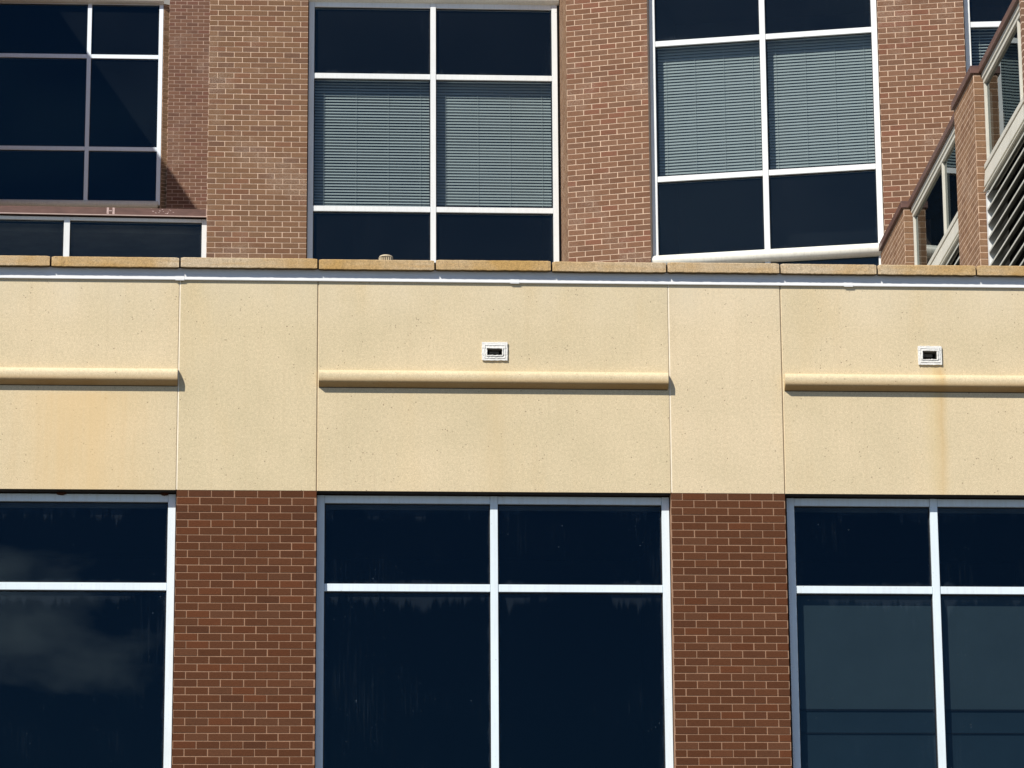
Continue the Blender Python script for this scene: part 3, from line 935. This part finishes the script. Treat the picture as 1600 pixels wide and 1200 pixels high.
# projecting wing whose roof edge throws the diagonal shadow
MB().box(W, -9.0, -6.06, 24.6, 29.4, 10.0, 25.68).build('side_wing', 'brick_side', RB, Z)
MB().box(W, -9.0, -0.9, 32.7, 34, 10.0, 26.0).build('rear_mass', 'roof', RB, Z)

# ================================================================== 4. glazed penthouse at left
PH = thing('glazed_penthouse', 'low glazed penthouse with brown metal roof edge at the left, behind the stone coping', 'building')
FP = Fr(-1.254, 11.30, 1.6)
window(PH, Z, FP, [-6.92, -4.52, -1.765, -0.078], [14.150, 12.2], 'glass_up', fw=0.074, tz=0.040, label='long low window', trec=0.002)
MB().box(FP, -7.0, 0.0, -0.055, 0.35, 14.168, 14.262).build('brown_roof_edge', 'brown', PH, Z, bevel=0.004)
MB().box(FP, -7.0, 0.0, -0.062, -0.050, 14.160, 14.172).build('drip_edge', mat_simple('drip_edge_metal', (0.40, 0.30, 0.26), 0.5, 0.4), PH, Z)
MB().box(FP, -0.030, 0.006, -0.064, 0.3, 14.158, 14.266).build('end_cap', mat_simple('end_cap_metal', (0.42, 0.30, 0.25), 0.6, 0.3), PH, Z)
mb = MB()
for u in (-1.245, -1.175):
    mb.box(FP, u, u + 0.026, -0.0575, -0.055, 14.178, 14.262)
mb.box(FP, -1.225, -1.18, -0.0575, -0.055, 14.215, 14.226)
rg = random.Random(4)
for i in range(14):
    u = -0.70 + 0.02 * i + rg.uniform(-0.01, 0.01); z = 14.262 - abs(math.sin(i * 0.55)) * 0.055 - rg.uniform(0, 0.01)
    mb.box(FP, u, u + rg.uniform(0.006, 0.02), -0.0575, -0.055, z - rg.uniform(0.004, 0.012), z)
mb.build('scuff_mark', 'scuff', PH, Z)
mb = MB(); room(mb, FP, -7.0, 0.0, 0.12, 4.0, 12.0, 14.16); mb.build('interior', 'room', PH, Z, fix=False)
MB().box(FP, -7.0, 0.0, 0.02, 0.14, 9.8, 12.2).build('apron_wall', 'precast', PH, Z)
MB().box(FP, -7.0, 0.0, 0.36, 17.5, 14.06, 14.16).build('roof_deck', 'roof', PH, Z)

# ================================================================== 5. glazed wing at right
WG = thing('glazed_wing', 'long side wing with brown coping, brick piers, glass and louvers at the right edge', 'building')
# wing frame: u runs from the near end to the far end, d goes into the wing (+X side)
YAW_W = math.degrees(math.atan2(1, 0.0145))
a_ = R(YAW_W)
class FrW:
    def __init__(s, x, y):
        s.o = (x, y); s.du = (math.cos(a_), math.sin(a_)); s.dn = (math.sin(a_), -math.cos(a_))
    def __call__(s, u, d, z):
        return (s.o[0] + s.du[0] * u + s.dn[0] * d, s.o[1] + s.du[1] * u + s.dn[1] * d, z)
FWg = FrW(6.552, 2.430)
E0 = -2.47
P2a, P2b = 0.0, 1.15
P1a, P1b = 4.62, 6.40
GD = 0.145
for a, b, rs in ((P2a, P2b, 41), (P1a, P1b, 42)):
    mb = MB()
    bricks(mb, FWg, a, b, 9.8, 13.10, 12.876, PIER_TONES, 0, depth=0.30, off=0.022, rs=rs, recess=0.0008)
    # near face of the pier, facing the viewer
    x0, y0, _ = FWg(a - 0.001, 0.024, 0)
    Fn = Fr(x0, y0, YAW_W - 90)
    bricks(mb, Fn, 0.0, 0.16, 9.8, 13.10, 12.876, PIER_TONES, 0, depth=0.05, off=-0.004, rs=rs + 5)
    mb.build('brick_pier', ['mortar_light', 'brick_light'], WG, Z)
    MB().box(FWg, a - 0.02, b + 0.01, -0.006, 0.40, 13.100, 13.180).build('pier_cap', 'brown', WG, Z, bevel=0.004)
for a, b in ((E0, P2a - 0.022), (P2b + 0.012, P1a - 0.022)):
    MB().box(FWg, a, b, 0.074, 0.40, 13.100, 13.178).build('coping', 'brown', WG, Z, bevel=0.004)
    hd = MB()
    hd.box(FWg, a, b, GD - 0.040, GD + 0.04, 13.035, 13.098)
    hd.box(FWg, a, b, GD - 0.028, GD + 0.04, 12.985, 13.034)
    hd.build('head_frame', 'wing_alu', WG, Z, bevel=0.002)
    # sill band: top strip, brown line, wide band, lip
    sl = MB()
    sl.box(FWg, a, b, GD - 0.050, GD + 0.05, 12.098, 12.150)
    sl.box(FWg, a, b, GD - 0.036, GD + 0.05, 12.082, 12.097)
    sl.prism(FWg, [(GD + 0.05, 12.081), (GD - 0.045, 12.081), (GD - 0.060, 11.915), (GD + 0.05, 11.915)], a, b)
    sl.box(FWg, a, b, GD - 0.044, GD + 0.05, 11.880, 11.914)
    sl.box(FWg, a, b, GD - 0.066, GD - 0.045, 11.862, 11.880)
    sl.build('sill_band', 'wing_alu', WG, Z, bevel=0.002)
    MB().box(FWg, a, b, GD - 0.0375, GD - 0.036, 12.083, 12.096).build('sill_seal', 'brown', WG, Z)
# verticals
mulls = [(-0.070, -0.024, 'jamb'), (-1.90, -1.85, 'mullion'), (P2b + 0.02, P2b + 0.07, 'jamb'), (2.55, 2.60, 'mullion'), (P1a - 0.075, P1a - 0.026, 'jamb')]
for a, b, nm in mulls:
    MB().box(FWg, a, b, GD - 0.024, GD + 0.05, 12.151, 12.984).build(nm, 'wing_alu', WG, Z, bevel=0.002)
for a, b in ((E0, -1.901), (-1.849, -0.071), (P2b + 0.071, 2.549), (2.601, P1a - 0.076)):
    p = MB()
    p.quad(FWg(a, GD, 12.13), FWg(b, GD, 12.13), FWg(b, GD, 12.99), FWg(a, GD, 12.99))
    pane_uv(p.build('glass_pane', 'glass_wing', WG, Z, fix=False), b - a, 0.86)
# louvers
for a, b in ((E0, -0.105), (P2b + 0.09, P1a - 0.115)):
    lv = MB()
    z = 11.80
    while z > 9.9:
        lv.prism(FWg, [(GD - 0.0495, z - 0.003), (GD - 0.050, z + 0.002), (GD + 0.075, z + 0.125), (GD + 0.078, z + 0.122)], a, b, mat=0)
        lv.prism(FWg, [(GD - 0.055, z - 0.017), (GD - 0.055, z + 0.003), (GD - 0.0505, z + 0.003), (GD - 0.0505, z - 0.017)], a, b, mat=1)
        z -= 0.1435
    lv.build('louver_blades', ['blade', 'louver'], WG, Z)
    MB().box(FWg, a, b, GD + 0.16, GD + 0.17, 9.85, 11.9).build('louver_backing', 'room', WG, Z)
for a, b in ((-0.104, -0.015), (P2b + 0.02, P2b + 0.089), (P1a - 0.114, P1a - 0.015)):
    MB().box(FWg, a, b, GD - 0.045, GD + 0.15, 9.85, 11.861).build('louver_jamb', 'alu', WG, Z, bevel=0.002)
# body of the wing behind the glass
mb = MB()
mb.box(FWg, E0, P1b, 0.9, 1.0, 9.8, 13.10); mb.box(FWg, E0 + 0.02, P1b - 0.02, GD + 0.03, 0.899, 12.97, 13.09); mb.box(FWg, E0 + 0.02, P1b - 0.02, GD + 0.06, 0.899, 11.95, 12.07)
mb.build('interior', 'room', WG, Z)
MB().box(FWg, E0, P1b, 0.41, 3.5, 13.10, 13.17).build('roof_deck', 'roof', WG, Z)
MB().box(FWg, E0 - 0.08, E0, 0.03, 3.5, 10.42, 13.17).build('end_wall', 'brick_side', WG, Z)

# ================================================================== 6. roof vent cap
vx, vy, vz = 0.75, 3.0, 9.80
VT = thing('roof_vent', 'small ribbed beige vent cap just showing above the coping', 'vent', (vx, vy, vz))
def lathe(prof, seg, name, mat, parent, rib=0.0, smooth=None):
    mb = MB()
    for r_, z in prof:
        for j in range(seg):
            rr = r_ * (1 - (rib if j % 2 else 0))
            an = 2 * math.pi * j / seg
            mb.v.append((rr * math.cos(an), rr * math.sin(an), z))
    for i in range(len(prof) - 1):
        for j in range(seg):
            mb.face([i * seg + j, i * seg + (j + 1) % seg, (i + 1) * seg + (j + 1) % seg, (i + 1) * seg + j])
    mb.face([(len(prof) - 1) * seg + j for j in range(seg)])
    mb.face([j for j in range(seg)][::-1])
    return mb.build(name, mat, parent, (0, 0, 0), smooth=smooth)
lathe([(0.045, 0), (0.045, 1.44)], 24, 'pipe', 'vent', VT, smooth=35)
lathe([(0.064, 1.39), (0.071, 1.41), (0.071, 1.500)], 44, 'ribbed_ring', 'vent', VT, rib=0.22)
lathe([(0.070, 1.500), (0.064, 1.512), (0.048, 1.520), (0.020, 1.523)], 36, 'cap', 'vent', VT, smooth=40)
